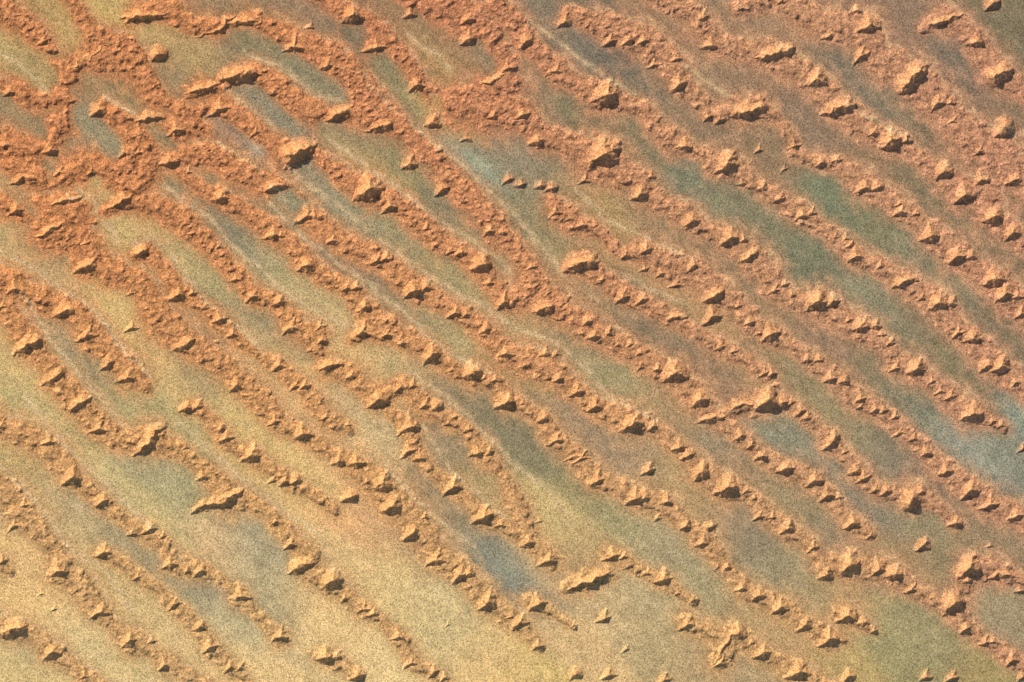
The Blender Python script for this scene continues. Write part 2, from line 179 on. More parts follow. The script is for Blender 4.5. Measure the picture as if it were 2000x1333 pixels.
# ------------------------------------------------------------------ survey: colour of the level ground (x, y, r, g, b) as displayed
FLATC = [(50,100,150,130,85),(20,80,165,145,90),(200,10,195,165,100),(125,45,175,145,90),(300,60,180,150,95),(350,95,160,135,90),(400,10,145,115,85),(500,80,118,114,85),(600,140,122,120,95),
(330,140,130,115,85),(230,185,135,115,80),(190,260,122,120,95),(40,220,125,110,80),(520,200,118,120,100),(470,260,125,110,95),(610,40,140,115,90),(690,68,105,98,80),
(780,140,112,114,85),(770,190,125,120,90),(850,205,195,158,95),(870,70,140,115,85),(940,110,128,118,95),(890,130,165,130,85),(900,310,122,130,110),(960,380,118,118,95),
(700,260,130,115,90),(770,300,130,125,90),(720,325,165,145,95),(640,340,130,120,95),(680,400,130,132,106),(570,395,112,120,95),(450,430,108,110,90),(380,350,122,120,90),
(790,470,135,130,95),(860,540,145,135,95),(905,430,112,115,92),(960,490,130,120,85),(560,500,145,140,102),(610,590,165,150,105),(520,620,130,120,90),(640,620,182,156,106),
(730,555,104,100,82),(660,490,108,100,85),(820,620,140,125,95),(870,640,155,145,100),(950,670,160,140,95),(430,540,135,130,92),(400,510,165,150,100),(250,440,182,156,100),
(300,470,172,146,95),(90,500,138,118,85),(30,480,170,145,95),(200,580,196,166,106),(250,620,196,166,106),(120,545,182,152,100),(120,640,128,124,96),(180,700,128,118,90),
(270,770,150,140,95),(60,710,180,155,100),(370,720,140,125,90),(320,720,186,156,100),(490,830,190,165,105),(330,560,150,130,85),(370,610,140,116,88),(520,690,185,155,105),
(600,800,198,160,110),(560,870,195,165,106),(620,940,190,160,102),(720,870,195,165,116),(740,830,172,152,112),(770,700,170,150,105),(700,690,200,165,110),(880,770,128,114,86),
(960,830,104,104,80),(900,860,124,110,86),(840,970,128,114,88),(890,1000,124,114,86),(960,950,140,125,86),(1000,1000,190,155,100),(320,940,138,134,102),(345,965,134,134,96),
(300,1000,170,155,105),(90,820,165,150,100),(140,990,150,135,96),(150,1030,172,148,102),(205,1040,126,120,92),(30,880,160,140,90),(420,1050,190,160,115),(490,1080,138,134,106),
(530,1150,150,140,106),(410,1160,116,114,92),(440,1220,165,155,116),(240,1150,172,150,100),(160,1250,185,165,115),(330,1220,185,160,110),(50,1320,180,160,106),(70,1170,200,165,110),
(30,1150,195,160,105),(30,1265,168,150,106),(620,1200,200,170,116),(480,1300,200,170,116),(700,1100,195,165,112),(760,1080,190,160,106),(850,1180,190,170,122),(880,1210,175,160,112),
(780,1150,185,165,112),(780,1330,200,175,122),(960,1280,195,165,112),(1000,1320,190,160,102),(775,1035,150,130,102),(820,1075,145,130,96),(985,1110,122,128,112),(960,1085,104,114,106),
(700,1030,206,152,102),(650,900,205,160,110),(760,1020,200,150,102),
(1150,80,120,112,96),(1200,110,98,108,104),(1180,130,110,108,96),(1260,170,128,118,96),(1340,200,125,110,90),(1350,90,145,120,96),(1420,170,145,120,96),(1530,60,150,125,100),
(1630,130,100,108,96),(1690,190,118,120,106),(1740,230,110,115,96),(1830,300,125,110,86),(1600,200,128,114,96),(1540,180,140,116,96),(1590,260,135,115,96),(1720,90,128,110,96),
(1790,30,140,115,96),(1860,90,106,108,100),(1900,130,118,108,96),(1980,60,112,108,86),(1970,200,125,110,90),(1470,250,135,115,90),(1490,300,140,116,90),(1030,300,130,125,106),
(1080,330,128,120,96),(1150,390,162,136,90),(1220,230,108,110,86),(1260,290,118,114,86),(1330,330,112,124,106),(1400,400,118,120,96),(1480,430,114,115,92),(1570,500,102,114,92),
(1630,400,106,124,100),(1700,450,118,120,92),(1790,510,128,130,106),(1850,550,118,120,96),(1730,340,125,110,86),(1820,400,120,114,90),(1900,450,130,115,90),(1960,500,120,110,86),
(1960,380,135,115,90),(1700,590,128,130,106),(1600,520,106,114,92),(1780,640,115,110,86),(1850,720,120,114,86),(1960,650,104,104,86),(1990,820,125,140,128),(1900,780,110,110,86),
(1030,450,125,120,90),(1080,470,140,125,90),(1100,560,160,130,95),(1200,440,165,135,90),(1270,430,140,120,90),(1330,480,130,115,90),(1430,540,130,115,90),(1500,610,130,115,86),
(1600,660,130,110,90),(1250,620,120,110,86),(1300,660,120,106,86),(1400,730,135,110,86),(1350,580,160,130,90),(1150,680,138,130,96),(1200,730,145,140,102),(1230,770,150,135,96),
(1110,650,118,114,92),(1050,650,165,140,96),(1550,750,130,120,90),(1620,800,140,130,96),(1500,750,145,125,90),(1720,720,120,110,86),(1770,780,108,114,92),(1830,840,118,124,110),
(1900,880,138,150,138),(1950,920,132,140,126),(1990,960,108,120,112),(1540,840,118,125,106),(1600,900,128,124,106),(1680,850,125,120,92),(1740,900,112,110,96),(1800,920,120,106,90),
(1400,870,128,120,98),(1460,930,140,120,90),(1320,800,150,125,90),(1560,990,130,120,90),(1700,1000,108,110,98),(1790,1010,128,124,96),(1250,880,145,125,96),(1200,850,140,120,96),
(1330,930,165,140,95),(1350,990,165,140,95),(1420,1030,140,120,96),(1480,1070,112,108,88),(1500,1110,135,130,102),(1560,1140,130,125,96),(1640,1070,130,115,96),(1750,1080,150,125,90),
(1850,1080,125,115,86),(1950,1050,130,115,90),(1960,1190,140,130,102),(1850,1270,122,124,92),(1790,1250,140,135,96),(1760,1300,130,130,90),(1640,1160,165,140,96),(1580,1180,170,140,96),
(1900,1310,150,130,80),(1960,1330,142,134,86),(1430,1180,140,125,90),(1380,1140,145,140,106),(1300,1080,150,140,108),(1220,1020,145,140,102),(1150,970,128,124,86),(1050,890,106,108,82),
(1020,830,108,104,82),(1080,1000,186,166,110),(1130,1040,182,156,106),(1150,1075,142,124,86),(1050,1110,170,145,106),(1010,1150,104,114,106),(1250,1170,165,150,112),(1270,1250,150,140,102),
(1220,1210,185,160,116),(1320,1290,162,140,100),(1400,1320,152,132,98),(1120,1260,190,160,112),(1060,1320,190,165,102),(1480,1210,170,140,96),(1680,1310,165,145,92)]
# pale crusts (x, y, long, short, r, g, b, strength)
SPOTS = [(507,291,14,10,172,186,170,.9),(935,325,38,10,160,180,160,.8),(1895,885,70,16,152,162,152,.5),(1998,815,26,14,150,170,158,.7),(1195,112,34,18,94,106,108,.6),(988,1112,34,16,120,136,126,.5),
(430,1175,10,8,170,170,140,.5),(860,1155,14,10,200,182,130,.6),(905,1060,22,8,190,160,118,.5),(155,985,12,9,190,172,140,.5),(1710,600,60,12,136,140,116,.4)]
# colour of the drifted sand (x, y, r, g, b) as displayed when level
SANDC = [(100,100,196,134,92),(400,100,200,136,92),(700,150,196,132,94),(950,150,192,128,94),(200,300,192,128,90),(500,350,200,136,94),(1200,150,196,136,102),(1600,150,198,138,104),(1950,200,196,134,104),
(100,420,204,134,88),(800,450,202,142,100),(1200,400,196,136,100),(1600,450,202,142,106),(1950,550,202,138,106),(100,650,206,146,98),(400,650,202,142,96),(700,700,206,152,102),(1050,600,202,136,96),
(1400,600,198,138,102),(1750,700,198,140,106),(100,900,206,150,102),(400,950,206,150,100),(750,980,206,148,100),(1100,850,206,150,104),(1500,900,200,142,106),(1900,950,196,136,104),(150,1200,206,154,106),
(500,1150,208,156,106),(900,1150,206,152,104),(1300,1100,206,150,104),(1700,1150,204,148,104),(1950,1200,196,136,106),(600,1300,208,160,110),(1200,1300,210,164,112),(1600,1300,206,154,104)]
# thin pale sand ribs along the feet of the belts
RIBS = [[(0,490),(75,530),(130,568),(180,600),(225,660),(250,695),(292,738)],[(40,575),(72,615),(100,666),(140,715),(180,760),(215,800),(246,832)],
[(0,905),(60,970),(110,1040),(150,1088),(200,1112),(218,1134),(242,1170),(272,1212)],[(45,770),(110,850),(180,920),(250,985),(300,1040),(345,1088),(400,1128),(480,1182)],
[(345,820),(400,870),(450,915),(500,955),(540,985),(590,1020),(620,1050),(652,1110)],[(262,478),(300,462),(330,490),(355,530),(400,590),(440,625),(480,650),(510,680),(550,720),(600,765),(640,802),(692,862)],
[(155,370),(185,400),(205,440),(232,472)],[(320,365),(400,420),(450,475),(525,540),(590,595),(640,620),(700,642)],[(525,400),(600,470),(700,540),(800,625),(850,665),(900,700),(960,732)],
[(565,330),(650,400),(750,475),(850,545),(950,600),(1010,640),(1090,672),(1145,720),(1190,775),(1280,822)],[(440,170),(480,205),(540,255)],[(640,265),(750,350),(850,425),(950,490),(1000,530)],
[(475,95),(550,130),(615,185),(670,196)],[(700,140),(765,210),(840,270),(925,345),(1000,415),(1060,480),(1100,540)],[(790,60),(850,105),(880,135)],[(205,185),(250,220),(275,235)],[(0,100),(75,160),(92,182)],
[(1120,370),(1200,440),(1280,475),(1360,515)],[(1220,540),(1350,600)],[(800,726),(875,780),(950,845),(1000,904),(1065,960),(1100,1000)],[(825,830),(875,915),(925,960),(980,1005)],[(750,905),(820,985),(925,1066)],
[(425,280),(500,330),(560,390)],[(1030,40),(1100,90),(1180,150),(1240,180)],[(1320,120),(1420,190)],[(1560,150),(1660,210),(1760,262)]]
BELT_LABEL = {}
# ------------------------------------------------------------------ fields on a grid (heights in traced units)
G = 1.25
MAR = 130.0
X0, X1, Y0, Y1 = -MAR, W0 + MAR, -MAR, H0 + MAR
NX, NY = int((X1 - X0) / G) + 1, int((Y1 - Y0) / G) + 1
gx = X0 + G * np.arange(NX)
gy = Y0 + G * np.arange(NY)
rng = np.random.default_rng(7)
random.seed(7)

def noise(lo, hi, ang=0.0, stretch=1.0, seed=0):
    """Band-passed random field, wavelengths lo..hi, stretched along direction ang (picture degrees, y down). Unit variance."""
    r = np.random.default_rng(seed)
    f = np.fft.rfft2(r.standard_normal((NY, NX), dtype=np.float32))
    fy = np.fft.fftfreq(NY, G)[:, None]
    fx = np.fft.rfftfreq(NX, G)[None, :]
    c, s = math.cos(math.radians(ang)), math.sin(math.radians(ang))
    u = (fx * c + fy * s) * stretch
    v = -fx * s + fy * c
    k = np.sqrt(u * u + v * v) + 1e-9
    f = f * (np.exp(-(k * lo) ** 2) * (1 - np.exp(-(k * hi) ** 2)))
    o = np.fft.irfft2(f, s=(NY, NX))
    return (o / o.std()).astype(np.float32)

def blur(a, s):
    f = np.fft.rfft2(a)
    fy = np.fft.fftfreq(NY, G)[:, None]
    fx = np.fft.rfftfreq(NX, G)[None, :]
    return np.fft.irfft2(f * np.exp(-2 * (math.pi * s) ** 2 * (fx * fx + fy * fy)), s=(NY, NX)).astype(np.float32)

def sample(a, x, y):
    """Bilinear lookup of field a at traced positions."""
    u = np.clip((np.asarray(x) - X0) / G, 0, NX - 1.001)
    v = np.clip((np.asarray(y) - Y0) / G, 0, NY - 1.001)
    i, j = u.astype(int), v.astype(int)
    u, v = u - i, v - j
    return (a[j, i] * (1 - u) + a[j, i + 1] * u) * (1 - v) + (a[j + 1, i] * (1 - u) + a[j + 1, i + 1] * u) * v

def sstep(a, b, x):
    t = np.clip((x - a) / (b - a), 0, 1)
    return t * t * (3 - 2 * t)

n_edge = noise(14, 60, 38, 1.5, 1)
n_fine = noise(5, 14, 0, 1, 2)
n_wide = noise(60, 260, 38, 2.0, 3)
n_mid = noise(20, 70, 38, 1.6, 4)

# belts: 1 on the centre line, 0 at the foot, negative outside
bval = {}
best = np.full((NY, NX), -9.0, np.float32)
side = np.zeros((NY, NX), np.float32)        # +1 on the upper-right foot of a belt, -1 on the lower-left one
owner = np.full((NY, NX), -1, np.int16)
keys = list(BELTS)
for bi, key in enumerate(keys):
    pts = BELTS[key][1]
    for (ax, ay, aw), (bx, by, bw) in zip(pts[:-1], pts[1:]):
        pad = 3.2 * max(aw, bw) + 12
        i0, i1 = max(0, int((min(ax, bx) - pad - X0) / G)), min(NX, int((max(ax, bx) + pad - X0) / G) + 1)
        j0, j1 = max(0, int((min(ay, by) - pad - Y0) / G)), min(NY, int((max(ay, by) + pad - Y0) / G) + 1)
        if i1 <= i0 or j1 <= j0:
            continue
        x, y = gx[None, i0:i1], gy[j0:j1, None]
        dx, dy = bx - ax, by - ay
        L = max(math.hypot(dx, dy), 1e-6)
        t = np.clip(((x - ax) * dx + (y - ay) * dy) / (L * L), 0, 1)
        ex, ey = x - ax - t * dx, y - ay - t * dy
        d = np.sqrt(ex * ex + ey * ey)
        w = (aw + t * (bw - aw)) * 1.27
        b = (1 - d / w).astype(np.float32)
        sd = ((ex * 0.62 - ey * 0.79) / (d + 3)).astype(np.float32)
        sub = best[j0:j1, i0:i1]
        m = b > sub
        sub[m] = b[m]
        owner[j0:j1, i0:i1][m] = bi
        side[j0:j1, i0:i1][m] = sd[m]
for (ax, ay, bx, by, w) in LENSES:
    pad = 2.2 * w + 10
    i0, i1 = max(0, int((min(ax, bx) - pad - X0) / G)), min(NX, int((max(ax, bx) + pad - X0) / G) + 1)
    j0, j1 = max(0, int((min(ay, by) - pad - Y0) / G)), min(NY, int((max(ay, by) + pad - Y0) / G) + 1)
    x, y = gx[None, i0:i1], gy[j0:j1, None]
    dx, dy = bx - ax, by - ay
    t = np.clip(((x - ax) * dx + (y - ay) * dy) / max(dx * dx + dy * dy, 1e-6), 0, 1)
    d = np.hypot(x - ax - t * dx, y - ay - t * dy)
    sub = best[j0:j1, i0:i1]
    np.minimum(sub, np.clip((d - w) / 12.0, -1.2, 9).astype(np.float32), out=sub)
best = np.clip(best, -2.5, 1)
bmask = best + 0.16 * n_edge + 0.05 * n_fine          # the foot line used everywhere

# level ground: gentle swells
ground_h = (0.5 * n_wide + 0.10 * n_mid).astype(np.float32)
# crinkled belt relief: small transverse dunes, steep on the lee
lee = np.array([-SUN_DIR2[0], SUN_DIR2[1]])           # picture direction (x, y down) pointing away from the sun
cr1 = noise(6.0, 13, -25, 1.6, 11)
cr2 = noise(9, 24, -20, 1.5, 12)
JJ, II = np.meshgrid(np.arange(NY), np.arange(NX), indexing='ij')
def leeward(a, k):
    """Push the crests of a field down-light so that their far sides steepen."""
    XX, YY = X0 + G * II, Y0 + G * JJ
    return sample(a, XX - lee[0] * k * a, YY - lee[1] * k * a)
crink = (0.7 * leeward(cr1, 0.6) + 1.35 * leeward(cr2, 1.0)).astype(np.float32)
rough = noise(90, 300, 38, 1.5, 21)
ne = np.clip(side, 0, 1)
amp = sstep(0.06 + 0.26 * ne, 0.50 + 0.25 * ne, bmask) * np.clip(0.85 + 0.35 * rough, 0.3, 1.5)
prox = np.zeros((NY, NX), np.float32)             # crinkles die out where a big dune has buried them
for (x, y, s, hf) in STARS + [(p[len(p) // 2][0], p[len(p) // 2][1], 1.1 * w, h_) for p, w, h_, k_ in RIDGES]:
    i0, i1 = max(0, int((x - 2 * s - X0) / G)), min(NX, int((x + 2 * s - X0) / G))
    j0, j1 = max(0, int((y - 2 * s - Y0) / G)), min(NY, int((y + 2 * s - Y0) / G))
    q = np.exp(-(((gx[None, i0:i1] - x) ** 2 + (gy[j0:j1, None] - y) ** 2) / (1.05 * s) ** 2)).astype(np.float32)
    np.maximum(prox[j0:j1, i0:i1], q, out=prox[j0:j1, i0:i1])
GXX, GYY = np.meshgrid(gx, gy)
crisp = np.clip(1.05 - 0.62 * sstep(1150, 1750, GXX + 0.35 * GYY) - 0.35 * sstep(700, 1150, GYY), 0.35, 1.0).astype(np.float32)   # belts are smoother to the right and bottom
amp = amp * (1 - 0.7 * prox) * crisp
swell = np.where(bmask > 0, 3.8 * sstep(0, 0.95, bmask), 2.0 * bmask)
# hummocks: hundreds of low, peaked heaps that ride on the belts
hum = np.zeros((NY, NX), np.float32)
hr = random.Random(77)
made = 0
for _ in range(60000):
    x, y = hr.uniform(X0 + 20, X1 - 20), hr.uniform(Y0 + 20, Y1 - 20)
    if made >= 1500:
        break
    j, i = int((y - Y0) / G), int((x - X0) / G)
    if bmask[j, i] < 0.22 or prox[j, i] > 0.72 or hum[j, i] > 0.8:
        continue
    made += 1
    s_ = hr.uniform(4.2, 9.5)
    h_ = s_ * hr.uniform(0.22, 0.40)
    R = int(1.7 * s_ / G) + 2
    sl = (slice(max(0, j - R), j + R), slice(max(0, i - R), i + R))
    ex, ey = gx[None, sl[1]] - x, gy[sl[0], None] - y
    ca_, sa_ = math.cos(hr.uniform(-.5, .9)), 0
    el = hr.uniform(0, .55)
    ax_, ay_ = 0.86, -0.5
    ln = np.clip(ex * ax_ + ey * ay_, -el * s_, el * s_)
    ex, ey = ex - ln * ax_, ey - ln * ay_
    dd = np.sqrt(ex * ex + ey * ey)
    f = (ex * SUN_DIR2[0] - ey * SUN_DIR2[1]) / (dd + 0.3)
    m = sstep(-0.5, 0.5, f)
    w_ = h_ * (1 - np.clip(dd / (1.5 * s_), 0, 1)) ** 1.6
    l_ = np.maximum(h_ - 0.60 * dd, 0)
    sub = hum[sl]
    h_ *= 1
    np.maximum(sub, (m * w_ + (1 - m) * l_).astype(np.float32), out=sub)
hum = blur(hum, 1.5)
belt_h = (ground_h + swell + amp * crink * 0.28 + hum * sstep(0.02, 0.3, bmask) * (0.25 + 0.75 * crisp)).astype(np.float32)
full_belt = np.maximum(belt_h, ground_h)

# ------------------------------------------------------------------ dunes
SUN_PIC = np.array([SUN_DIR2[0], -SUN_DIR2[1]])       # towards the sun, picture axes
wx1, wy1 = noise(16, 50, 0, 1, 31), noise(16, 50, 0, 1, 32)

def arm_height(x, y, poly, hs, s_lee, s_wind, s_out=None):
    """Height of a ridge whose crest follows poly with heights hs, steep away from the sun, gentler towards it."""
    out = np.full(np.broadcast(x, y).shape, -99.0)
    for k in range(len(poly) - 1):
        (ax, ay), (bx, by) = poly[k], poly[k + 1]
        dx, dy = bx - ax, by - ay
        t = np.clip(((x - ax) * dx + (y - ay) * dy) / max(dx * dx + dy * dy, 1e-6), 0, 1)
        ex, ey = x - ax - t * dx, y - ay - t * dy
        d = np.sqrt(ex * ex + ey * ey)
        f = (ex * SUN_PIC[0] + ey * SUN_PIC[1]) / (d + 1e-3)
        hc = hs[k] + t * (hs[k + 1] - hs[k])
        m = sstep(-0.45, 0.45, f)
        run = s_wind * hc + 0.6
        u = np.clip(d / run, 0, 1)
        wind = hc * (1 - u) ** 1.3 - 0.25 * np.maximum(d - run, 0)
        sl = s_lee if s_out is None else s_lee + (s_out - s_lee) * np.minimum(1, 2.5 * (k + t) / (len(poly) - 1))
        out = np.maximum(out, m * wind + (1 - m) * (hc - sl * d))
    return out

def curve(x, y, ang, length, bend, n=3):
    a = math.radians(ang)
    pts = [(x, y)]
    for k in range(n):
        x += math.cos(a) * length / n
        y -= math.sin(a) * length / n
        a += math.radians(bend)
        pts.append((x, y))
    return pts

def make_star(px, py, s, hf, r):
    h = 0.57 * s * hf
    arms = [(curve(px, py, 212 + r.uniform(-14, 14), s * r.uniform(1.2, 1.65), r.uniform(-10, 14)), 1.0),
            (curve(px, py, 82 + r.uniform(-22, 26), s * r.uniform(0.95, 1.4), r.uniform(-12, 12)), 1.0),
            (curve(px, py, 2 + r.uniform(-26, 16), s * r.uniform(0.85, 1.25), r.uniform(-22, 8)), 1.0)]
    if s > 15 and r.random() < 0.55:
        arms.append((curve(px, py, 285 + r.uniform(-25, 20), s * r.uniform(0.6, 0.95), r.uniform(-8, 8)), 0.55))
    return h, arms

dunes = []
for k, (x, y, s, hf) in enumerate(STARS):
    s = s * 0.98 + 0.5
    r = random.Random(1000 + k)
    h, arms = make_star(x, y, s, hf, r)
    polys = []
    for pts, e in arms:
        n = len(pts) - 1
        hs = [h * (1 - i / n) ** 0.85 * (1 if i == 0 else e) for i in range(n + 1)]
        polys.append((pts, hs))
    dunes.append(dict(x=x, y=y, s=s, h=h, hf=hf, polys=polys, kind='star', rad=2.0 * s))
for k, (pts, w, hf, kind) in enumerate(RIDGES):
    r = random.Random(5000 + k)
    h = 0.60 * w * hf
    n = len(pts) - 1
    fine, hs = [], []
    for i in range(n):
        for q in range(3):
            t = q / 3
            fine.append((pts[i][0] + t * (pts[i + 1][0] - pts[i][0]) + r.uniform(-1.6, 1.6), pts[i][1] + t * (pts[i + 1][1] - pts[i][1]) + r.uniform(-1.6, 1.6)))
    fine.append(pts[-1])
    m = len(fine) - 1
    hs = [h * min(1, (0.25 + 2.4 * i / m)) * min(1, (0.3 + 3.2 * (m - i) / m)) * r.uniform(.86, 1.06) for i in range(m + 1)]
    polys = [(fine, hs)]
    for q in range(max(1, m // 4)):
        i = 1 + int((q + r.uniform(.2, .8)) * (m - 1) / max(1, m // 4))
        p = curve(fine[i][0], fine[i][1], 80 + r.uniform(-25, 25), w * r.uniform(.8, 1.2), r.uniform(-10, 10))
        polys.append((p, [hs[i], hs[i] * .6, hs[i] * .25, 0]))
        p = curve(fine[i][0], fine[i][1], 295 + r.uniform(-25, 25), w * r.uniform(.5, .8), r.uniform(-10, 10))
        polys.append((p, [hs[i] * .85, hs[i] * .5, hs[i] * .2, 0]))
    xs, ys = [p[0] for p in pts], [p[1] for p in pts]
    mid = pts[len(pts) // 2]
    half = 0.5 * math.hypot(pts[-1][0] - pts[0][0], pts[-1][1] - pts[0][1])
    dunes.append(dict(x=mid[0], y=mid[1], s=max(w, 0.6 * (half + w)), h=h, hf=hf, polys=polys, kind=kind, rad=half + 1.6 * w, box=(min(xs), max(xs), min(ys), max(ys), 2.4 * w)))

dune_cov = np.zeros((NY, NX), np.float32)
fresh = np.zeros((NY, NX), np.float32)
for d in dunes:
    R = d['rad'] + 6
    if 'box' in d:
        a, b, c, e, p = d['box']
        lo_x, hi_x, lo_y, hi_y = a - p, b + p, c - p, e + p
    else:
        lo_x, hi_x, lo_y, hi_y = d['x'] - R, d['x'] + R, d['y'] - R, d['y'] + R
    i0, i1 = max(0, int((lo_x - X0) / G)), min(NX, int((hi_x - X0) / G) + 2)
    j0, j1 = max(0, int((lo_y - Y0) / G)), min(NY, int((hi_y - Y0) / G) + 2)
    x = gx[None, i0:i1] + 0.04 * d['s'] * wx1[j0:j1, i0:i1]
    y = gy[j0:j1, None] + 0.04 * d['s'] * wy1[j0:j1, i0:i1]
    D = np.full((j1 - j0, i1 - i0), -99.0)
    for q_, (pts, hs) in enumerate(d['polys']):
        side_arm = 0.62 if d['kind'] == 'star' and q_ == 1 else None
        D = np.maximum(D, arm_height(x, y, pts, hs, 0.76, 1.7, side_arm))
    base = ground_h[j0:j1, i0:i1] + 0.75 * np.maximum(swell[j0:j1, i0:i1], 0)
    pos = np.maximum(D, 0)
    Z = base + np.where(D > 0, pos * (pos + 0.1) / (pos + 0.5), D) + 0.05 * n_fine[j0:j1, i0:i1] * np.clip(pos, 0, 1)
    over = (Z > full_belt[j0:j1, i0:i1] + 0.02) & (D > 0)
    d['win'] = (i0, j0)
    d['Z'], d['over'] = Z.astype(np.float32), over
    d['area'] = float(over.sum()) * G * G
    np.maximum(dune_cov[j0:j1, i0:i1], over.astype(np.float32), out=dune_cov[j0:j1, i0:i1])
    np.maximum(fresh[j0:j1, i0:i1], (np.clip(D / max(d['h'], .1), 0, 1) * min(1.15, d['s'] / 19)).astype(np.float32), out=fresh[j0:j1, i0:i1])

# ------------------------------------------------------------------ reflectance of the sand
def lin(c):
    c = np.asarray(c, np.float32) / 255.0
    return np.where(c <= 0.04045, c / 12.92, ((c + 0.055) / 1.055) ** 2.4)

S = 4                                            # colours vary slowly: worked out on every 4th node
cx, cy = gx[::S], gy[::S]
CXX, CYY = np.meshgrid(cx, cy)
ca, sa = math.cos(math.radians(40)), math.sin(math.radians(40))
def blend(pts, su, sv):
    acc = np.zeros(CXX.shape + (3,), np.float32)
    wt = np.full(CXX.shape, 1e-6, np.float32)
    for (x, y, r, g, b) in pts:
        u, v = (CXX - x) * ca + (CYY - y) * sa, -(CXX - x) * sa + (CYY - y) * ca
        q = (u / su) ** 2 + (v / sv) ** 2
        w = (np.exp(-0.5 * q) + 3e-4 / (1 + q)).astype(np.float32)
        acc += w[..., None] * lin((r, g, b))
        wt += w
    return acc / wt[..., None]
def true(r, g, b):
    t = max(0, b - r + 8)
    return (60 + 0.78 * r - 0.75 * t, 46 + 0.79 * g - 0.75 * t, 38 + 0.74 * b - 0.72 * t)
flat_c = blend([(x, y) + true(r, g, b) for x, y, r, g, b in FLATC], 46, 21)
for (x, y, lu, lv, r, g, b, st) in SPOTS:
    u, v = (CXX - x) * ca + (CYY - y) * sa, -(CXX - x) * sa + (CYY - y) * ca
    w = (st * np.exp(-0.5 * ((u / lu) ** 2 + (v / lv) ** 2)))[..., None]
    flat_c = flat_c * (1 - w) + lin(true(r, g, b)) * w
tone = np.clip(0.5 + 0.55 * ((CXX - 1000) / 1000 - (CYY - 667) / 667) , -0.2, 1.2)[..., None]      # paler ground to the lower left
flat_c = flat_c * (1.13 - 0.26 * tone)
sand_c = blend([(x, y) + ((r, g - 2, b - 5) if x < 1100 and y < 900 else (r - 4, g + 3, b)) for x, y, r, g, b in SANDC], 190, 150)

def up(a):
    """Coarse colour field back onto the full grid."""
    iu = np.arange(NX) / S
    iv = np.arange(NY) / S
    i = np.minimum(iu.astype(int), a.shape[1] - 2); fu = (iu - i)[None, :, None].astype(np.float32)
    j = np.minimum(iv.astype(int), a.shape[0] - 2); fv = (iv - j)[:, None, None].astype(np.float32)
    r0 = a[j][:, i] * (1 - fu) + a[j][:, i + 1] * fu
    r1 = a[j + 1][:, i] * (1 - fu) + a[j + 1][:, i + 1] * fu
    return r0 * (1 - fv) + r1 * fv

soft = blur(np.clip(best, -1.3, 0.6), 7.0) + 0.10 * n_mid + 0.07 * n_edge
sandness = 0.5 * sstep(-1.25, 0.0, soft) + 0.5 * sstep(-0.5, 0.30, soft)
sandness = np.maximum(sandness, np.maximum(sstep(0.02, 0.5, blur(fresh, 2.0)), 0.75 * sstep(0.01, 0.22, blur(fresh, 10.0))))
rim = np.exp(-((bmask - 0.0) / 0.14) ** 2) * sstep(0.25, 0.85, side) * (0.7 + 0.3 * np.clip(n_mid, -1, 1))
alb = up(flat_c.astype(np.float32))
alb *= (1 + 0.045 * n_mid + 0.03 * n_edge)[..., None]
sandf = up(sand_c.astype(np.float32)) * (1 + 0.07 * cr2 * (1 - prox) + 0.04 * n_fine)[..., None] * (1 + 0.05 * n_edge + 0.05 * n_mid)[..., None]  # shading of the crinkles put into the sand colour as mottling
lit_face_tint = np.clip(fresh, 0, 1)[..., None]
sandf = sandf * (1 - 0.0 * lit_face_tint) + 0.5 * lit_face_tint * (lin((238, 172, 110)) - sandf)  # glow of sunlit faces painted into the dune colour, strongest at crests
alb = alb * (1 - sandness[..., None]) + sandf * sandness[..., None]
rib = np.zeros((NY, NX), np.float32)
for line in RIBS:
    for (ax, ay), (bx, by) in zip(line[:-1], line[1:]):
        i0, i1 = max(0, int((min(ax, bx) - 16 - X0) / G)), int((max(ax, bx) + 16 - X0) / G)
        j0, j1 = max(0, int((min(ay, by) - 16 - Y0) / G)), int((max(ay, by) + 16 - Y0) / G)
        dx, dy = bx - ax, by - ay
        x = gx[None, i0:i1] + 2.2 * n_mid[j0:j1, i0:i1]
        y = gy[j0:j1, None] + 2.2 * n_wide[j0:j1, i0:i1]
        t = np.clip(((x - ax) * dx + (y - ay) * dy) / (dx * dx + dy * dy), 0, 1)
        d2 = (x - ax - t * dx) ** 2 + (y - ay - t * dy) ** 2
        sub = rib[j0:j1, i0:i1]
        np.maximum(sub, np.exp(-d2 / (2 * 3.4 ** 2)).astype(np.float32), out=sub)
rib *= np.clip(0.75 + 0.3 * n_edge, 0.3, 1.0)
rim = np.maximum(np.clip(rim, 0, 1) * 0.55, 0.85 * rib * (1 - sstep(0.35, 0.7, bmask)))[..., None]
alb = alb * (1 - rim) + lin((218, 184, 138)) * rim
alb = np.clip(alb * CAL, 0.02, 0.9).astype(np.float32)

